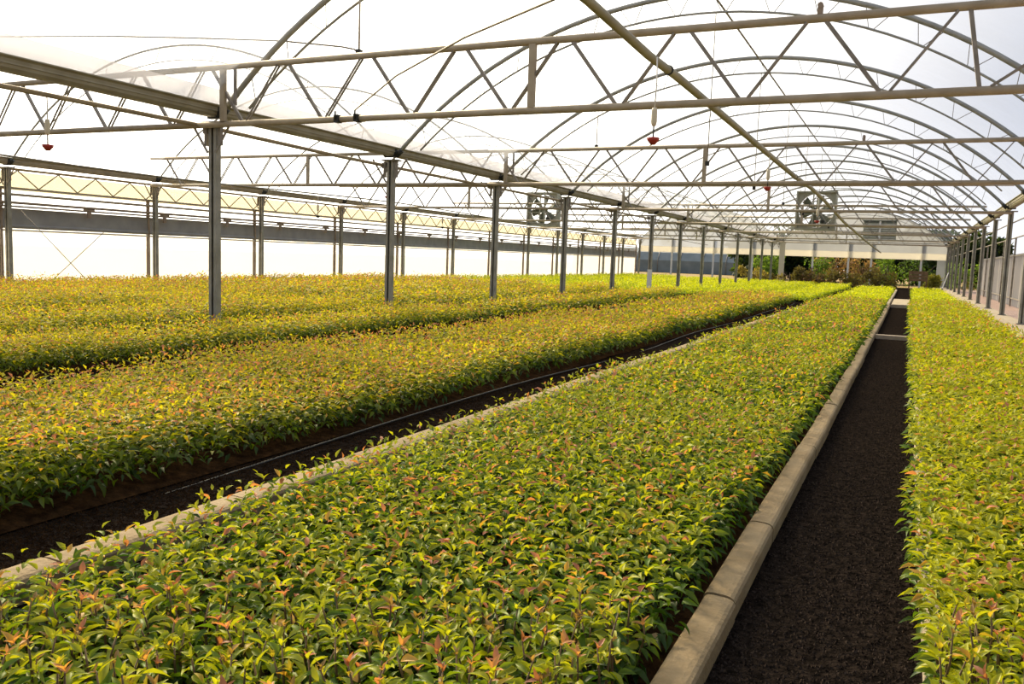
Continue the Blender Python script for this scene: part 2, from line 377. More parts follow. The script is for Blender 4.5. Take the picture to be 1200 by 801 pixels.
for y, lab in [(8.0, 'small rusty clamp standing on top of the nearest truss'), (16.0, 'small rusty clamp standing on top of the second truss')]:
    r = empty('pipe_clamp', (-.87, y, 3.396), lab, 'clamp')
    MB().box((0, 0, .03), (.045, .05, .06)).build('base', 'rust', r); MB().tube([(0, -.03, .075), (0, .03, .075)], .026, 8).build('ring', 'rust', r)
for x, lab in [(-5.75, 'dark pipe clamp on the lower chord of the nearest truss holding the sway rod'), (-6.02, 'dark bolt clamp on the lower chord of the nearest truss beside the sway rod')]:
    r = empty('chord_clamp', (x, 7.98, 2.68), lab, 'clamp')
    MB().box((0, 0, 0), (.06, .085, .085)).build('strap', 'dark', r); MB().tube([(0, -.05, -.02), (0, -.05, .08)], .011, 6).build('bolt', 'dark', r)
tag(MB().tube([(-5.75, 7.93, 2.76), (-4.6, 7.0, 2.88), (-3.31, 6.0, 2.90), (-2.13, 5.0, 2.80), (-.9, 3.4, 2.72), (1.0, .4, 2.68), (1.6, -.6, 2.7)], .009, 6).build('sway_rod', 'tube'), 'pale thin sway rod rising from the nearest truss toward the camera', 'rod')
tag(MB().tube([(-5.83, 8.12, 3.42), (-5.97, 8.2, 3.50), (-6.15, 8.2, 3.54), (-7.03, 8.2, 3.67), (-8.56, 8.2, 3.82), (-9.79, 8.2, 3.93), (-11.14, 8.2, 4.03), (-12.25, 8.2, 4.11), (-14, 8.2, 4.2)], .011, 6).build('power_cable', 'steel'), 'grey cable drooping from the nearest truss away over the far bay', 'cable')

# sprinklers
def sprinkler(x, y, zt, drop, lab, m='red'):
    r = empty('hanging_sprinkler', (x, y, zt), lab, 'sprinkler', 'hanging sprinklers under the roof pipes')
    MB().tube([(0, 0, 0), (.008, 0, -drop * .5), (0, 0, -drop)], .006, 6).build('drop_tube', 'white', r)
    MB().lathe([(0, 0), (.02, -.005), (.026, -.03), (.026, -.13), (.018, -.16), (.008, -.165), (0, -.165)], (0, 0, -drop)).build('weight', 'cream', r)
    MB().tube([(0, 0, -drop - .16), (0, 0, -drop - .27)], .007, 6).build('nozzle', 'dark', r)
    MB().lathe([(0, -.03), (.02, -.035), (.05, 0), (.058, .02), (.052, .026), (.02, .028), (0, .034)], (0, 0, -drop - .29)).build('rotor', m, r)
sprinkler(-2.14, 7.39, 2.98, .43, 'red hanging sprinkler with cream weight below the nearest truss')
sprinkler(-2.0, 13.1, 2.82, .2, 'hanging sprinkler with red rotor in front of the second truss')
sprinkler(-1.98, 20.5, 2.76, .25, 'small hanging sprinkler between the second and third truss')
sprinkler(-8.2, 5.97, 2.66, .22, 'dark red hanging sprinkler under the row pipe left of the first post')
sprinkler(-8.2, 12.3, 2.63, .22, 'small hanging sprinkler under the row pipe just behind the second post')
for y, lab in [(16.5, 'hanging sprinkler over the yellowish far bay beds'), (22.5, 'farther hanging sprinkler over the yellowish far bay beds')]:
    sprinkler(-13.0, y, 2.5 + .05 * math.sin(y * .4), .25, lab, 'dark')

# ------------------------------------------------------------------ fans
def fan(x, y, z, sz, lab):
    r = empty('ventilation_fan', (x, y, z), lab, 'fan', 'square circulation fans hung under the roof'); h = sz / 2; t = .05
    for sx in (-1, 1):
        MB().box((sx * (h - t / 2), 0, 0), (t, .38, sz)).build('side_panel', 'fan', r)
        MB().box((0, 0, sx * (h - t / 2)), (sz - 2 * t, .38, t)).build('cap_panel', 'fan', r)
    n = 32; R = h * .88; ring = MB(); vs = []
    for k in range(n):
        a = 2 * math.pi * k / n; s_ = (h - t) / max(abs(math.cos(a)), abs(math.sin(a)))
        vs += [(R * math.cos(a), -.02, R * math.sin(a)), (s_ * math.cos(a), -.02, s_ * math.sin(a)), (R * math.cos(a), .1, R * math.sin(a)), (s_ * math.cos(a), .1, s_ * math.sin(a))]
    fs = []
    for k in range(n):
        p, q = 4 * k, 4 * ((k + 1) % n); fs += [(p, p + 1, q + 1, q), (p + 2, q + 2, q + 3, p + 3), (p, q, q + 2, p + 2)]
    ring.add(vs, fs).build('shroud', 'fan', r)
    for k in range(6):
        a = 2 * math.pi * k / 6 + .3; d = Vector((math.cos(a), 0, math.sin(a))); e = Vector((-math.sin(a), 0, math.cos(a))); yv = Vector((0, 1, 0)); b = MB(); vs = []
        for rr, wd, tw in ((.1, .14, .9), (.3, .24, .7), (.55, .30, .5), (R - .03, .27, .38)):
            ax = e * math.cos(tw) + yv * math.sin(tw)
            for sgn in (-1, 1):
                for th in (-.004, .004): vs.append(d * rr + ax * (sgn * wd / 2) + Vector((0, .06, 0)) + yv * th)
        fs = []
        for j in range(3):
            p = 4 * j; q = p + 4; fs += [(p, q, q + 2, p + 2), (p + 1, p + 3, q + 3, q + 1), (p, p + 1, q + 1, q), (p + 2, q + 2, q + 3, p + 3)]
        b.add(vs, fs).build('blade', 'blade', r)
    MB().tube([(0, -.02, 0), (0, .16, 0)], .12, 16).build('hub', 'blade', r)
    for sx in (-1, 1):
        MB().bar((sx * .1, -.17, -h + t), (sx * .1, -.17, h - t), .05, .03, (0, 1, 0)).build('strut', 'fan', r)
    MB().bar((-h + t, -.15, -h * .2), (h - t, -.15, -h * .2), .03, .03).build('strut', 'fan', r)
    mo = MB().tube([(0.25, -.13, -h + .3), (.25, .12, -h + .3)], .1, 14).build('motor', 'blade', r)
    MB().tube([(.25, -.16, -h + .3), (.25, -.13, -h + .3)], .06, 12).build('pulley', 'dark', mo)
    for sx in (-1, 1):
        MB().tube([(sx * (h - .1), 0, h), (sx * (h - .1), -.2, h + 1.0)], .008, 5).build('hanger', 'steel', r)
    return r
fan(-3.17, 32.3, 3.2, 1.38, 'big square belt driven fan hung in the near bay behind the trusses')
fan(-13.85, 32.3, 3.15, 1.38, 'big square fan hung in the far bay, seen between the near posts')
r = empty('shutter_fan', (-1.89, 60.0, 3.66), 'wide grey twin shutter fan set in the far gable film', 'fan')
for sx in (-1, 1):
    o = MB().box((sx * .52, .03, 0), (.96, .05, 1.3)).build('shutter_frame', 'fan', r)
    for k in range(9):
        MB().bar((sx * .52 - .42, -.03, -.56 + k * .14), (sx * .52 + .42, -.03, -.56 + k * .14), .06, .09, (0, .5, 1)).build('louver', 'blade' if k > 7 else 'fan', o)
MB().box((0, -.04, -.15), (.12, .08, 1.5)).build('divider', 'white', r)
MB().box((0, -.05, .66), (2.04, .12, .07)).build('hood', 'blade', r)

# ------------------------------------------------------------------ outer left wall: lattice girder, rails, shade roll
r = empty('lattice_girder', (-18.2, 0, 2.5), 'long zigzag lattice girder along the top of the white side wall', 'girder')
MB().bar((0, -2, .22), (0, 60, .22), .05, .05).build('chord', 'tube', r); MB().bar((0, -2, -.2), (0, 60, -.2), .05, .05).build('chord', 'tube', r)
zz = MB()
for k in range(62): zz.bar((0, -2 + k, -.18), (0, -1.5 + k, .2), .022, .022, (1, 0, 0)); zz.bar((0, -1.5 + k, .2), (0, -1 + k, -.18), .022, .022, (1, 0, 0))
tag(zz.build('zigzag_lacing', 'tube', r), kind='stuff')
for z, m, lab, rad in [(2.16, 'tube', 'upper round rail on the white side wall', .03), (1.98, 'rust', 'middle round rail on the white side wall with small brackets', .03), (1.90, 'rust', 'lower brown rail just above the grey shade roll', .022)]:
    r = empty('wall_rail', (-18.15, 29, z), lab, 'rail')
    MB().tube([(0, -31, 0), (0, 31, 0)], rad, 8).build('tube', m, r)
    if z == 1.98:
        for k in range(22):
            y = 14.27 + 2.3 * k - 29 - 4.6
            MB().box((0, y, -.05), (.05, .28, .04)).build('bracket', m, r); MB().box((0, y, -.14), (.04, .09, .2)).build('bracket', m, r)
r = empty('shade_roll', (-18.27, 29, 1.66), 'dark grey rolled shade hanging along the white side wall', 'shade')
MB().box((0, 0, .0), (.03, 62, .40)).build('sheet', 'roll', r); MB().tube([(0, -31, -.2), (0, 31, -.2)], .05, 8).build('roller', 'roll', r)
MB().tube([(.03, -31, -.29), (.03, 31, -.29)], .02, 8).build('bottom_bar', 'cream', r)
for p, q, lab in [((-18.12, 12.51, 1.81), (-18.12, 14.4, -.0), 'thin dark brace wire slanting down toward the far end before the white film'), ((-18.10, 14.63, 1.41), (-18.10, 12.94, .01), 'thin dark brace wire slanting down toward the camera before the white film')]:
    tag(MB().tube([p, q], .009, 5).build('brace_wire', 'steel'), lab, 'wire')

# ------------------------------------------------------------------ gable frame posts and rail, far end
for i, x in enumerate([-15.6, -12.6, -9.9, -5.92, -3.67, -2.27, .70]):
    tag(MB().box((x, YEND + .1, 1.45), (.12, .1, 2.9)).build('gable_post', 'white'), f'whitish gable post in the far end opening, {ORD[i]} from the white side wall', 'post')
tag(MB().box((-7.9, YEND - .1, 1.4), (.34, .2, 2.8)).build('corner_post', 'cream'), 'thick cream post where the near post row meets the far gable', 'post')
b = MB()
tag(MB().box((1.86, YEND + .05, .95), (.5, .05, 1.9)).build('end_sheet', 'gable'), 'pale grey sheet closing the far end beside the right kerb', 'sheet')
for z in (2.9, 3.6):
    tag(MB().bar((X1 + (.1 if z < 3 else 1.4), YEND - .05, z), (XR - (.1 if z < 3 else 1.4), YEND - .05, z), .05, .05).build('gable_rail', 'steel'), 'lower steel rail across the near bay gable film' if z < 3 else 'upper steel rail across the near bay gable film', 'rail')

# ------------------------------------------------------------------ beds, curbs, walkway
FAR = 27.8
BEDS = [ # name, x0, x1, y0, y1, canopy height, description
    ('central', -2.30, -.575, .6, 28.8, .29, 'central bed beside the dark aisle'),
    ('right', .10, 1.70, .6, 28.8, .31, 'right bed between the dark aisle and the kerb'),
    ('middle', -5.35, -3.26, .8, 28.4, .34, 'bed left of the soil walkway'),
    ('narrow', -7.75, -6.78, 2.5, 28.0, .335, 'narrow bed in front of the near post row'),
    ('post', -9.9, -8.7, 3.5, 27.5, .40, 'bed just behind the near post row'),
    ('far', -12.6, -10.8, 5.0, 26.0, .44, 'second bed behind the near post row'),
    ('farther', -15.2, -13.3, 7.0, 25.0, .46, 'third bed behind the near post row'),
    ('wall', -17.7, -15.7, 9.0, 25.0, .33, 'bed along the white side wall')]
BRIGHT = [('central', -2.30, -.62, 29.4, 50, .26, 'far end of the central row'), ('right', .22, 1.62, 29.4, 50, .26, 'far end of the right row'),
    ('middle', -4.6, -3.0, 29.6, 54, .26, 'far row left of the central one'), ('narrow', -6.6, -5.1, 28.6, 55, .26, 'far row in front of the near posts'),
    ('post', -9.9, -7.1, 28.6, 56, .26, 'far row around the near posts'), ('far', -13.0, -10.4, 27.0, 56, .26, 'far row of the far bay nearer the posts'), ('wall', -17.3, -13.6, 26.5, 56, .30, 'far row of the far bay along the white wall')]
def curb(x, y0, y1, wd, ht, m, lab):
    r = empty('bed_curb', (x, y0, 0), lab, 'curb'); y = 0; L = y1 - y0
    prof = [(-.5, 0), (-.5, .78), (-.46, .9), (-.38, .97), (-.2, 1), (.2, .98), (.34, .94), (.44, .86), (.5, .72), (.5, 0)]
    while y < L - .2:
        ln = random.choice([.9, 1.2, 1.5, 1.8]) if y0 + y < 12 else 3.0
        e = min(y + ln, L); dx = random.uniform(-.007, .007); dz = random.uniform(-.005, .005)
        MB().extrude([(px * wd, pz * (ht + dz)) for px, pz in prof], (dx, y + .004, 0), (dx + random.uniform(-.004, .004), e - .008, 0), (1, 0, 0), (0, 0, 1)).build('curb_segment', m, r)
        y = e
curb(-.492, .4, 29.2, .108, .085, 'concrete', 'rounded concrete curb between the central bed and the dark aisle')
curb(-2.63, .4, 28.8, .14, .09, 'concrete', 'rounded concrete curb between the soil walkway and the central bed')
curb(.165, .4, 29.2, .07, .07, 'pale_concrete', 'pale curb along the aisle side of the right bed')
curb(-.53, 29.4, 52, .10, .08, 'pale_concrete', 'pale curb along the far end of the central row')
for nm, x0, x1, y0, y1, h, d in BEDS + BRIGHT:
    b = MB(); nx, ny = 8, 40; rr = random.Random(x0)
    xa = x0 - .02 + (.12 if abs(x0 - .1) < .01 else 0); vs = [(xa + (x1 + .02 - xa) * i / nx, y0 + (y1 - y0) * j / ny, (.045 if 0 < i < nx else .0) + rr.uniform(0, .015)) for j in range(ny + 1) for i in range(nx + 1)]
    b.add(vs, [(j * (nx + 1) + i, j * (nx + 1) + i + 1, (j + 1) * (nx + 1) + i + 1, (j + 1) * (nx + 1) + i) for j in range(ny) for i in range(nx)], True)
    tag(b.build('bed_soil', 'bedsoil'), 'brown soil under the seedlings of the ' + d, 'soil', None, 'stuff')
for y, h, lab in [(15.8, .07, 'pale board lying across the dark aisle, nearer one'), (29.1, .1, 'pale board lying across the far end of the dark aisle')]:
    tag(MB().box((-.155, y, h / 2), (.55, .14, h)).build('crossing_board', 'plank'), lab, 'board')
tag(MB().box((-.155, 33, .03), (.55, 6, .06)).build('aisle_slab', 'pale_concrete'), 'pale slab on the aisle floor at its far end', 'slab')
tag(MB().tube(wavy(-3.16, .012, 1.0, 28, 60, .025, 3), .007, 6).build('drip_hose', 'dark'), 'thin black drip hose along the edge of the soil walkway', 'hose')
tag(MB().bar((-.80, 1.95, .1), (-.62, 2.5, .03), .03, .012).build('bed_slat', 'concrete'), 'short grey slat sticking out of the front of the central bed', 'slat')
# blocks at the cross path
tag(MB().box((-5.3, 28.6, .14), (.55, .4, .28)).build('concrete_block', 'stone'), 'pinkish block at the end of the narrow bed by the cross path', 'block')
tag(MB().box((-4.3, 28.95, .1), (1.3, .12, .2)).build('edge_board', 'timber'), 'dark board on edge beside the pinkish block', 'board')
for k in range(7):
    rr = random.Random(k); b = MB()
    w_, h_, d_ = rr.uniform(.35, .6), rr.uniform(.22, .4), rr.uniform(.3, .45)
    vs = [(sx * w_ / 2 * rr.uniform(.8, 1), sy * d_ / 2 * rr.uniform(.8, 1), sz * h_) for sz in (0, 1) for sy in (-1, 1) for sx in (-1, 1)]
    b.add(vs, [(0, 2, 3, 1), (4, 5, 7, 6), (0, 1, 5, 4), (2, 6, 7, 3), (0, 4, 6, 2), (1, 3, 7, 5)])
    tag(b.build('rubble_stone', 'stone', None, (-15.6 + .62 * k, 25.9 + rr.uniform(-.1, .1), .0)), f'pinkish rough stone before the bright green far bed, {ORD[k]} from the white wall', 'stone', 'stones before the far bright bed')

# soil crumbs on the two walkways
def crumbs(x0, x1, y0, y1, n, lab, m='crumb'):
    p = np.stack([rng.uniform(x0, x1, n), y0 + (y1 - y0) * rng.random(n) ** 2.4, np.zeros(n)], 1)
    sz = rng.uniform(.003, .0085, n); base = np.array([(1, 0, 0), (-.5, .87, 0), (-.5, -.87, 0), (0, 0, 1.0), (0, 0, -.4)])
    an = rng.uniform(0, 6.28, n); ca, sa = np.cos(an), np.sin(an)
    t = base[None] * rng.uniform(.6, 1.3, (n, 5, 1)); v = np.stack([t[..., 0] * ca[:, None] - t[..., 1] * sa[:, None], t[..., 0] * sa[:, None] + t[..., 1] * ca[:, None], t[..., 2]], 2) * sz[:, None, None] + p[:, None]
    f = np.array([(0, 1, 3), (1, 2, 3), (2, 0, 3), (1, 0, 4), (2, 1, 4), (0, 2, 4)])
    o = tri_object('soil_crumbs', v.reshape(-1, 3), (f[None] + 5 * np.arange(n)[:, None, None]).reshape(-1, 3), None, m)
    tag(o, lab, 'soil', None, 'stuff')
def tri_mesh(name, v, f, col, m, smooth=True):
    me = bpy.data.meshes.new(name); nv, nf = len(v), len(f)
    me.vertices.add(nv); me.vertices.foreach_set('co', np.ascontiguousarray(v, np.float32).ravel())
    me.loops.add(nf * 3); me.loops.foreach_set('vertex_index', np.ascontiguousarray(f, np.int32).ravel())
    me.polygons.add(nf); me.polygons.foreach_set('loop_start', np.arange(nf, dtype=np.int32) * 3)
    me.polygons.foreach_set('use_smooth', np.full(nf, smooth))
    me.update(calc_edges=True)
    if col is not None:
        a = me.color_attributes.new('tint', 'FLOAT_COLOR', 'POINT'); c = np.ones((nv, 4), np.float32); c[:, :3] = col; a.data.foreach_set('color', c.ravel())
    me.materials.append(M[m]); return me
def tri_object(name, v, f, col, m, smooth=False): return link(name, tri_mesh(name, v, f, col, m, smooth))
crumbs(-.44, .12, 1.6, 14, 20000, 'dark crumbly soil and bark bits on the aisle floor')
crumbs(-3.25, -2.7, 1.4, 11, 22000, 'brown crumbly soil on the walkway between the curb and the next bed', 'bedsoil')

# ------------------------------------------------------------------ foliage
def template(kind):
    """leaf along +x, width y, normal z; returns verts (n,3) and tris"""
    if kind == 'full':
        xs = [.16, .42, .72]; ws = [.62, 1.0, .62]; drop = lambda x: .10 * x - .42 * x * x
        v = [(0, 0, 0)]
        for x, q in zip(xs, ws): v += [(x, -.5 * q, drop(x) + .16 * q), (x, 0, drop(x)), (x, .5 * q, drop(x) + .16 * q)]
        v.append((1, 0, drop(1.)))
        f = [(0, 1, 2), (0, 2, 3)]
        for j in (0, 1):
            a, b = 1 + 3 * j, 4 + 3 * j
            for k in (0, 1): f += [(a + k, b + k, b + k + 1), (a + k, b + k + 1, a + k + 1)]
        f += [(7, 10, 8), (8, 10, 9)]
    elif kind == 'mid':
        v = [(0, 0, 0), (.42, -.5, .08), (.42, 0, 0), (.42, .5, .08), (1, 0, -.28)]; f = [(0, 1, 2), (0, 2, 3), (1, 4, 2), (2, 4, 3)]
    else:
        v = [(0, 0, 0), (.45, -.5, .03), (.45, .5, .03), (1, 0, -.25)]; f = [(0, 1, 2), (1, 3, 2)]
    return np.array(v, float), np.array(f)
MATURE_SHADED, GREEN, YOUNG, PINK, ORANGE = [np.array(c) for c in ((.027, .070, .011), (.112, .198, .013), (.44, .45, .022), (.58, .23, .13), (.64, .37, .07))]  # mature leaf green, made darker still to stand for shade low in the beds
GOLD = [np.array(c) for c in ((.026, .064, .010), (.140, .200, .014), (.56, .50, .026))]  # first colour: mature green with the low shade put in as well
LIME = [np.array(c) for c in ((.10, .20, .012), (.36, .46, .015), (.62, .66, .02))]
def leaf_field(P, h, nl, L, tmpl, tone, pal=None):
    """P (n,3) plant feet, h (n) heights -> verts, tris, colours. tone = (yellow shift, pink share, orange share)"""
    n = len(P); v0, f0 = template(tmpl); i = np.arange(nl)[None]; t = np.clip((i + rng.random((n, nl))) / nl, 0, 1)
    lean = rng.normal(0, .10, (n, 1, 2)); hh = h[:, None]
    az = rng.uniform(0, 6.28, (n, 1)) + i * 2.4 + rng.normal(0, .3, (n, nl))
    zf = .16 + .84 * t; base = np.zeros((n, nl, 3)); base[..., :2] = P[:, None, :2] + lean * (hh * zf)[..., None]; base[..., 2] = P[:, None, 2] + hh * zf
    elev = -.25 + 1.15 * t ** 2 + rng.normal(0, .28, (n, nl))
    d = np.stack([np.cos(az) * np.cos(elev), np.sin(az) * np.cos(elev), np.sin(elev)], 2)
    sd = np.stack([-np.sin(az), np.cos(az), np.zeros_like(az)], 2); roll = rng.normal(0, .45, (n, nl))[..., None]
    up = np.cross(d, sd); sd, up = sd * np.cos(roll) + up * np.sin(roll), up * np.cos(roll) - sd * np.sin(roll)
    ln = L * (.75 + .5 * rng.random((n, nl))) * (1.0 - .42 * t ** 3); wd = ln * rng.uniform(.33, .48, (n, nl))
    base = base + d * (.012 + .02 * rng.random((n, nl, 1)))
    v = base[..., None, :] + d[..., None, :] * (v0[:, 0] * ln[..., None])[..., None] + sd[..., None, :] * (v0[:, 1] * wd[..., None])[..., None] + up[..., None, :] * (v0[:, 2] * ln[..., None])[..., None]
    N = n * nl; f = f0[None] + len(v0) * np.arange(N)[:, None, None]
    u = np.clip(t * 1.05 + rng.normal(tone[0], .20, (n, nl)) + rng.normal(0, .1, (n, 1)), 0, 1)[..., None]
    c0, c1, c2 = pal or (MATURE_SHADED, GREEN, YOUNG); col = np.where(u < .5, c0 + (c1 - c0) * u * 2, c1 + (c2 - c1) * (u * 2 - 1))
    rnd = rng.random((n, nl)); top = t > .68
    pk = top & (rnd < tone[1] * 3); og = (t > .4) & (rnd > 1 - tone[2] * 1.7)
    col[pk] = PINK * rng.uniform(.8, 1.15, (pk.sum(), 1)); col[og] = ORANGE * rng.uniform(.8, 1.1, (og.sum(), 1))
    col = col * rng.uniform(.85, 1.15, (n, nl, 1))
    col = np.repeat(col.reshape(N, 1, 3), len(v0), 1)
    return v.reshape(-1, 3), f.reshape(-1, 3), col.reshape(-1, 3)
cr, cu, cf = np.array(CR), np.array(CU), np.array(CF)
def project(P):
    q = P - np.array(CAM); z = q @ cf
    return 600 + FPX * (q @ cr) / z, 400.5 - FPX * (q @ cu) / z, z
def in_view(P, mg):
    x, y, z = project(P); return (z > .3) & (x > -mg) & (x < 1200 + mg) & (y > -50) & (y < 801 + mg * .8)
def scatter(x0, x1, y0, y1, sp, jit=.45):
    nx, ny = max(2, int((x1 - x0) / sp)), max(2, int((y1 - y0) / sp))
    gx, gy = np.meshgrid(x0 + (np.arange(nx) + .5) * (x1 - x0) / nx, y0 + (np.arange(ny) + .5) * (y1 - y0) / ny)
    P = np.stack([gx.ravel(), gy.ravel(), np.full(gx.size, .03)], 1); P[:, :2] += rng.uniform(-jit, jit, (len(P), 2)) * sp
    return P
def heights(P, h):
    return h * (1 + .07 * np.sin(P[:, 0] * 2.3 + 1.1 * P[:, 1]) + .06 * np.sin(P[:, 1] * 1.7 - P[:, 0]) + rng.normal(0, .09, len(P))) - .06
TONE = {'central': (.0, .04, .03), 'right': (.30, .03, .03), 'middle': (.02, .07, .05), 'narrow': (.12, .04, .06), 'post': (.18, .04, .06), 'far': (.18, .05, .07), 'farther': (.18, .08, .08), 'wall': (.15, .12, .06)}
plants = {}
for nm, x0, x1, y0, y1, h, d in BEDS:
    P = scatter(x0 + .01, x1 - .01, y0, min(y1, 6.2), .061) if y0 < 6.2 else np.zeros((0, 3))
    P = P[in_view(P + [0, 0, h * .7], 260)] if len(P) else P
    plants[nm] = (P, heights(P, h) if len(P) else np.zeros(0))
# the 300 seedlings that show largest become things of their own
allp = [(nm, i, *[float(a[0]) for a in project(P[i:i + 1] + [0, 0, .27])]) for nm, (P, H) in plants.items() for i in range(len(P))]
allp = sorted([a for a in allp if -12 < a[2] < 1212 and a[3] < 812], key=lambda a: a[4])[:300]
chosen = {}
for a in allp: chosen.setdefault(a[0], set()).add(a[1])

def seg_mesh(name, tm, L, wd, col, m='leaf', elev=0):
    v0, f0 = template(tm); v = v0 * [L, wd, L]; c = np.repeat(np.array(col)[None], len(v), 0)
    return tri_mesh(name, v, f0, c, m)
LEAFM = {}
for kd, (ca, cb) in {'old': (MATURE_SHADED, GREEN), 'mid': (GREEN, GREEN * .5 + YOUNG * .5), 'new': (GREEN * .4 + YOUNG * .6, YOUNG)}.items():
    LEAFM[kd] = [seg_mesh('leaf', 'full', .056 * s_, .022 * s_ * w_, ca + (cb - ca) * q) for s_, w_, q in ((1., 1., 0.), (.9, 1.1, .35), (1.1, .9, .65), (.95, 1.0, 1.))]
LEAFM['orange'] = [seg_mesh('leaf', 'full', .054, .025, ORANGE), seg_mesh('leaf', 'full', .05, .022, ORANGE * .6 + YOUNG * .4)]
SHOOT = []
for k in range(6):
    rr = np.random.default_rng(k + 50); vs, fs, cs = [], [], []; v0, f0 = template('full'); colr = [PINK, PINK * .6 + ORANGE * .4, PINK * .75, YOUNG * .6 + ORANGE * .4, PINK * .5 + GREEN * .5, YOUNG][k]
    for j in range(4):
        a = j * 1.75 + rr.uniform(-.3, .3); e = rr.uniform(.55, 1.25); L = rr.uniform(.022, .042); q = Matrix.Rotation(a, 3, 'Z') @ Matrix.Rotation(-e, 3, 'Y')
        vs.append((v0 * [L, L * .36, L * .6]) @ np.array(q).T + [0, 0, .004 * j]); fs.append(f0 + 11 * j); cs.append(np.repeat((colr * rr.uniform(.8, 1.15))[None], 11, 0))
    SHOOT.append(tri_mesh('young_shoot', np.concatenate(vs), np.concatenate(fs), np.concatenate(cs), 'leaf'))
STEM = [MB().tube([(0, 0, 0), (.006 * math.cos(k), .006 * math.sin(k), .4), (.012 * math.cos(k + 1), .01, .75), (.0, .0, 1.)], [.0045, .004, .003, .002], 5).mesh('stem', 'stem') for k in range(4)]
VIEWS = {'central': ('leafy green seedling in the dense near end of the central bed', 'seedlings at the near end of the central bed'),
         'right': ('yellowish green seedling at the near end of the bed beside the right kerb', 'seedlings at the near end of the right bed'),
         'middle': ('leafy green seedling at the near end of the bed beyond the soil walkway', 'seedlings at the near end of the bed beyond the soil walkway')}
for nm, idx in chosen.items():
    P, H = plants[nm]; lab, grp = VIEWS.get(nm, VIEWS['middle'])
    for i in sorted(idx):
        rr = random.Random(i * 13 + len(nm)); h = float(H[i])
        o = empty('seedling', P[i], lab, 'seedling', grp); lx, ly = rr.gauss(0, .1), rr.gauss(0, .1)
        o.rotation_euler = (lx, ly, rr.uniform(0, 6.28))
        st = link('stem', rr.choice(STEM), o); st.scale = (1, 1, h)
        sh = link('young_shoot', SHOOT[rr.choices(range(6), (1.2, 1.4, .8, 2.6, 2.4, 6))[0]], o, (0, 0, h - .006)); sh.rotation_euler = (rr.gauss(0, .2), rr.gauss(0, .2), rr.uniform(0, 6.28)); s_ = rr.uniform(.6, 1.05); sh.scale = (s_, s_, s_)
        nl = 17; a0_ = rr.uniform(0, 6.28); sh_ = TONE[nm][0]
        for k in range(nl):
            t = (k + rr.random()) / nl; u = t * 1.05 + rr.gauss(sh_ - .10, .2); kd = 'old' if u < .42 else 'mid' if u < .78 else 'new'
            if t > .45 and rr.random() < .05: kd = 'orange'
            lf = link('leaf', rr.choice(LEAFM[kd]), o)
            az = a0_ + k * 2.4 + rr.gauss(0, .3); ev = -.25 + 1.1 * t * t + rr.gauss(0, .28); s_ = rr.uniform(.8, 1.3) * (1 - .35 * t ** 3)
            q = Matrix.Rotation(az, 4, 'Z') @ Matrix.Rotation(-ev, 4, 'Y') @ Matrix.Rotation(rr.gauss(0, .45), 4, 'X')
            zf = .16 + .82 * t; lf.matrix_local = Matrix.Translation((.008 * math.cos(az), .008 * math.sin(az), h * zf)) @ q @ Matrix.Diagonal((s_, s_, s_, 1))
ntri = 0
def foliage(name, parts_, lab, cat='seedlings'):
    global ntri
    V, F, K, b = [], [], [], 0
    for v, f, c in parts_:
        V.append(v); F.append(f + b); K.append(c); b += len(v)
    F = np.concatenate(F); ntri += len(F)
    return tag(tri_object(name, np.concatenate(V), F, np.concatenate(K), 'leaf', True), lab, cat, None, 'stuff')
for nm, x0, x1, y0, y1, h, d in BEDS:
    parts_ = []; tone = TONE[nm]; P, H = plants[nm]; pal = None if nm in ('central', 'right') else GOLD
    if len(P):
        keep = np.ones(len(P), bool); keep[list(chosen.get(nm, ()))] = False; P, H = P[keep], H[keep]; z = project(P)[2]; a = z < 4.0
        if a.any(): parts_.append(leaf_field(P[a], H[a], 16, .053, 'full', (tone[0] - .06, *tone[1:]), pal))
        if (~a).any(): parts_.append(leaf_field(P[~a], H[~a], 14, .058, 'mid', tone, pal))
    for ya, yb, sp, nl, L, tm in ((6.2, 13., .078, 12, .072, 'mid'), (13., 30., .12, 11, .105, 'far')):
        ya, yb = max(ya, y0), min(yb, y1)
        if yb <= ya: continue
        Q = scatter(x0 + .02, x1 - .02 + (.03 if nm == 'central' else 0), ya, yb, sp); Q = Q[in_view(Q + [0, 0, h], 200)]
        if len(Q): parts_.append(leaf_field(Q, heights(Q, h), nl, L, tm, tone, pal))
    foliage('seedling_foliage', parts_, 'dense golden green seedlings filling the ' + d)
for nm, x0, x1, y0, y1, h, d in BRIGHT:
    Q = scatter(x0, x1, y0, y1, .17); h_ = heights(Q, h) * 1.0
    foliage('young_foliage', [leaf_field(Q, h_, 9, .12, 'far', (.15, .0, .0), LIME)], 'low bright yellow green young plants in the ' + d)

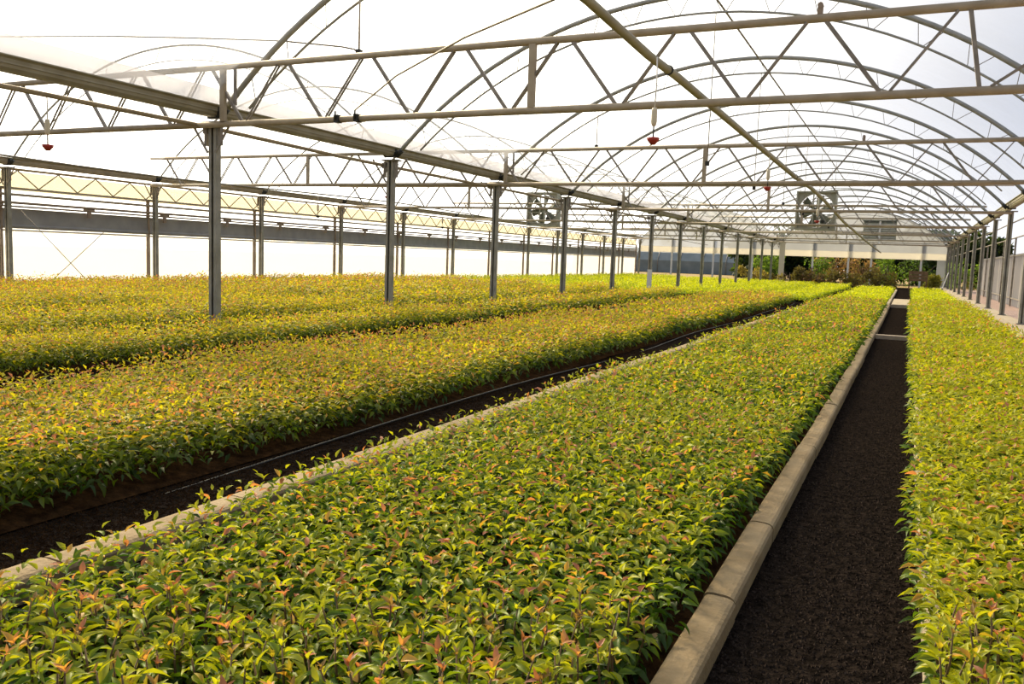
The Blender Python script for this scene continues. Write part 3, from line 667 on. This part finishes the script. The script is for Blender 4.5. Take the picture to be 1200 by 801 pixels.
# ------------------------------------------------------------------ beyond the far end and the right wall
def plant(name, x, y, h, wd, n, cols, lab, cat, trunk=0., leafL=.3, z0=0.):
    r = empty(name, (x, y, z0), lab, cat); rr = np.random.default_rng(int(abs(x * 97 + y * 31)) + n)
    k = max(3, int(h * 2)); k = k + 5; cen = np.stack([rr.uniform(-wd * .42, wd * .42, k), rr.uniform(-wd * .3, wd * .3, k), trunk + (h - trunk) * rr.uniform(.12, .85, k)], 1); rad = rr.uniform(.2, .45, k) * min(wd, h - trunk) * .8
    j = rr.integers(0, k, n); dv = rr.normal(0, 1, (n, 3)); dv /= np.linalg.norm(dv, axis=1)[:, None]; pos = cen[j] + dv * (rad[j] * rr.uniform(.35, 1.15, n))[:, None]
    pos[:, 2] = np.clip(pos[:, 2], .05, None)
    v0, f0 = template('far'); d = dv + rr.normal(0, .6, (n, 3)); d /= np.linalg.norm(d, axis=1)[:, None]; s_ = np.cross(d, rr.normal(0, 1, (n, 3))); s_ /= np.linalg.norm(s_, axis=1)[:, None]; u = np.cross(d, s_)
    L = leafL * rr.uniform(.6, 1.3, (n, 1, 1)); v = pos[:, None] + d[:, None] * v0[None, :, :1] * L + s_[:, None] * v0[None, :, 1:2] * L * .6 + u[:, None] * v0[None, :, 2:] * L
    c = np.array(cols)[rr.integers(0, len(cols), n)] * rr.uniform(.7, 1.25, (n, 1))
    link('crown', tri_mesh('crown', v.reshape(-1, 3), (f0[None] + 4 * np.arange(n)[:, None, None]).reshape(-1, 3), np.repeat(c, 4, 0), 'leaf'), r)
    top = max(trunk, h * .45); b = MB().tube([(0, 0, 0), (.05, 0, top * .5), (.02, .03, top + (h - top) * .4)], [.06 + h * .02, .05 + h * .012, .02], 7); b.build('trunk', 'bark', r)
    for a in (0.4, 2.5, 4.4): MB().tube([(.04, 0, top * .6), (.3 * wd * math.cos(a), .3 * wd * math.sin(a), h * .7)], [.03 + h * .006, .012], 5).build('branch', 'bark', r)
DK = [(.022, .04, .015), (.045, .075, .02)]; GR = [(.10, .19, .03), (.18, .28, .05)]; BR = [(.20, .16, .06), (.28, .24, .07)]; RD = [(.26, .15, .09), (.33, .21, .13), (.20, .17, .07)]
for i, (x, y, h, wd) in enumerate([(-13.0, 84, 4.0, 6), (-9.2, 81, 4.4, 5.5), (-5.6, 83, 4.0, 5.5), (-2.2, 80, 4.2, 5), (1.2, 82, 4.2, 5.5), (4.4, 79, 4.2, 5)]):
    plant('dense_tree', x, y, h, wd, 4200, DK, f'dark dense tree beyond the far gable, {ORD[i]} counted from the bluish tunnel house', 'tree', .2, .5)
SH = [('green_shrub', -9.6, 63.5, 1.9, 2.0, GR, 'loose green shrub behind the thick cream corner post'), ('green_shrub', -6.0, 65, 2.1, 1.6, GR, 'yellow green shrub behind the far opening beside a whitish post'),
      ('red_shrub', -4.9, 66.5, 2.3, 2.4, RD, 'reddish brown shrub behind the far opening, the wider of the two'), ('red_shrub', -3.0, 66, 2.3, 1.7, RD, 'reddish brown shrub behind the far opening, the narrower of the two'),
      ('green_shrub', -1.4, 67, 2.2, 2.6, GR, 'bright green bush behind the end of the central row'), ('green_shrub', .9, 69, 2.2, 2.6, DK + GR[:1], 'dark green bush behind the end of the dark aisle'),
      ('brown_shrub', -7.2, 59, 1.1, 1.8, BR, 'low brownish shrub in front of the far opening, beside the corner post'), ('brown_shrub', -5.4, 58.6, 1.0, 2.0, BR + RD, 'low brownish shrub with reddish twigs before the far opening'),
      ('brown_shrub', -3.7, 58.4, 1.0, 1.8, BR, 'low brownish green shrub before a whitish gable post'), ('brown_shrub', -1.6, 57.5, 1.1, 1.5, BR, 'bushy brown shrub at the end of the central row'),
      ('brown_shrub', -9.9, 61.8, 1.1, 2.2, BR, 'low brownish shrub beyond the far end of the near posts'), ('yellow_shrub', 1.3, 58.2, .9, .8, [(.42, .38, .08), (.3, .3, .06)], 'small yellow shrub beside the right kerb at the far end'),
      ('green_shrub', 3.4, 64, 2.0, 2.4, GR, 'green shrub outside the right wall beyond the grey sheet fence'), ('green_shrub', 4.3, 58, 1.3, 1.8, BR + GR, 'low mixed shrub outside the right wall at the fence end')]
for nm, x, y, h, wd, cols, lab in SH: plant(nm, x, y, h, wd * 1.15, 1100, cols, lab, 'shrub', .05, .17)
# long low outbuilding of bluish film behind the far bay
r = empty('tunnel_house', (-28, 96, -.1), 'low bluish film tunnel house beyond the far bay opening', 'greenhouse')
b = MB(); pr = [(0, 0), (0, 1.4), (.8, 2.3), (2.2, 2.8), (3.6, 2.3), (4.4, 1.4), (4.4, 0)]
M['blue'] = mat('blue_grey_film', (.15, .19, .20), .6, 0, (.9, (.21, .25, .26)))
b.extrude(pr, (-9, 0, 0), (12, 0, 0), (0, 1, 0), (0, 0, 1)).build('cover', 'blue', r)
for k in range(9): MB().tube([(-9 + 2.625 * k, y - .03 if y < 2.2 else y + .03, z + .02) for y, z in pr], .035, 6).build('hoop', 'steel', r)
# bench-like crate, white board by the kerb
r = empty('wooden_crate', (.56, 57, 0), 'brown wooden crate on legs at the end of the right row', 'crate')
for z in (.62, .82, 1.02): MB().box((0, -.3, z), (1.05, .04, .17)).build('board', 'timber', r)
MB().box((0, 0, 1.12), (1.1, .65, .04)).build('lid', 'timber', r)
for sx in (-1, 1):
    MB().box((sx * .5, 0, .82), (.04, .6, .56)).build('side_board', 'timber', r)
    for sy in (-1, 1): MB().box((sx * .47, sy * .27, .54), (.07, .07, 1.08)).build('leg', 'timber', r)
r = empty('white_board', (2.0, 55.8, .16), 'white board leaning by the far end of the right kerb', 'board')
MB().bar((-.12, 0, .0), (.14, .1, .95), .03, .45, (0, 1, 0)).build('sheet', 'white', r)
# grey sheet fence outside the right wall
r = empty('sheet_fence', (3.55, 32, 0), 'grey translucent sheet fence outside the right wall', 'fence')
for k in range(20):
    n = 6; y0_ = k * 1.0; b = MB(); vs = []
    for j in range(2 * n + 1): vs += [(.012 * (1 if j % 2 else -1) + (.01 if k % 2 else 0), y0_ + j / (2 * n) * .99, z) for z in (.02, 1.92)]
    b.add(vs, [(2 * j, 2 * j + 2, 2 * j + 3, 2 * j + 1) for j in range(2 * n)]).build('panel', 'panel', r)
for k in range(6): MB().box((-.06, k * 4.0, 1.25), (.06, .06, 2.5)).build('fence_post', 'steel', r)
for z in (.3, 1.85): MB().bar((-.05, 0, z), (-.05, 20, z), .04, .04).build('rail', 'steel', r)
for z, lab in [(2.45, 'thin steel rail along the top of the right wall posts'), (2.05, 'second thin steel rail below the top of the right wall posts')]:
    tag(MB().tube([(XR + .07, 2, z), (XR + .07, 60, z)], .016, 6).build('side_rail', 'steel'), lab, 'rail')
print('foliage triangles', ntri)
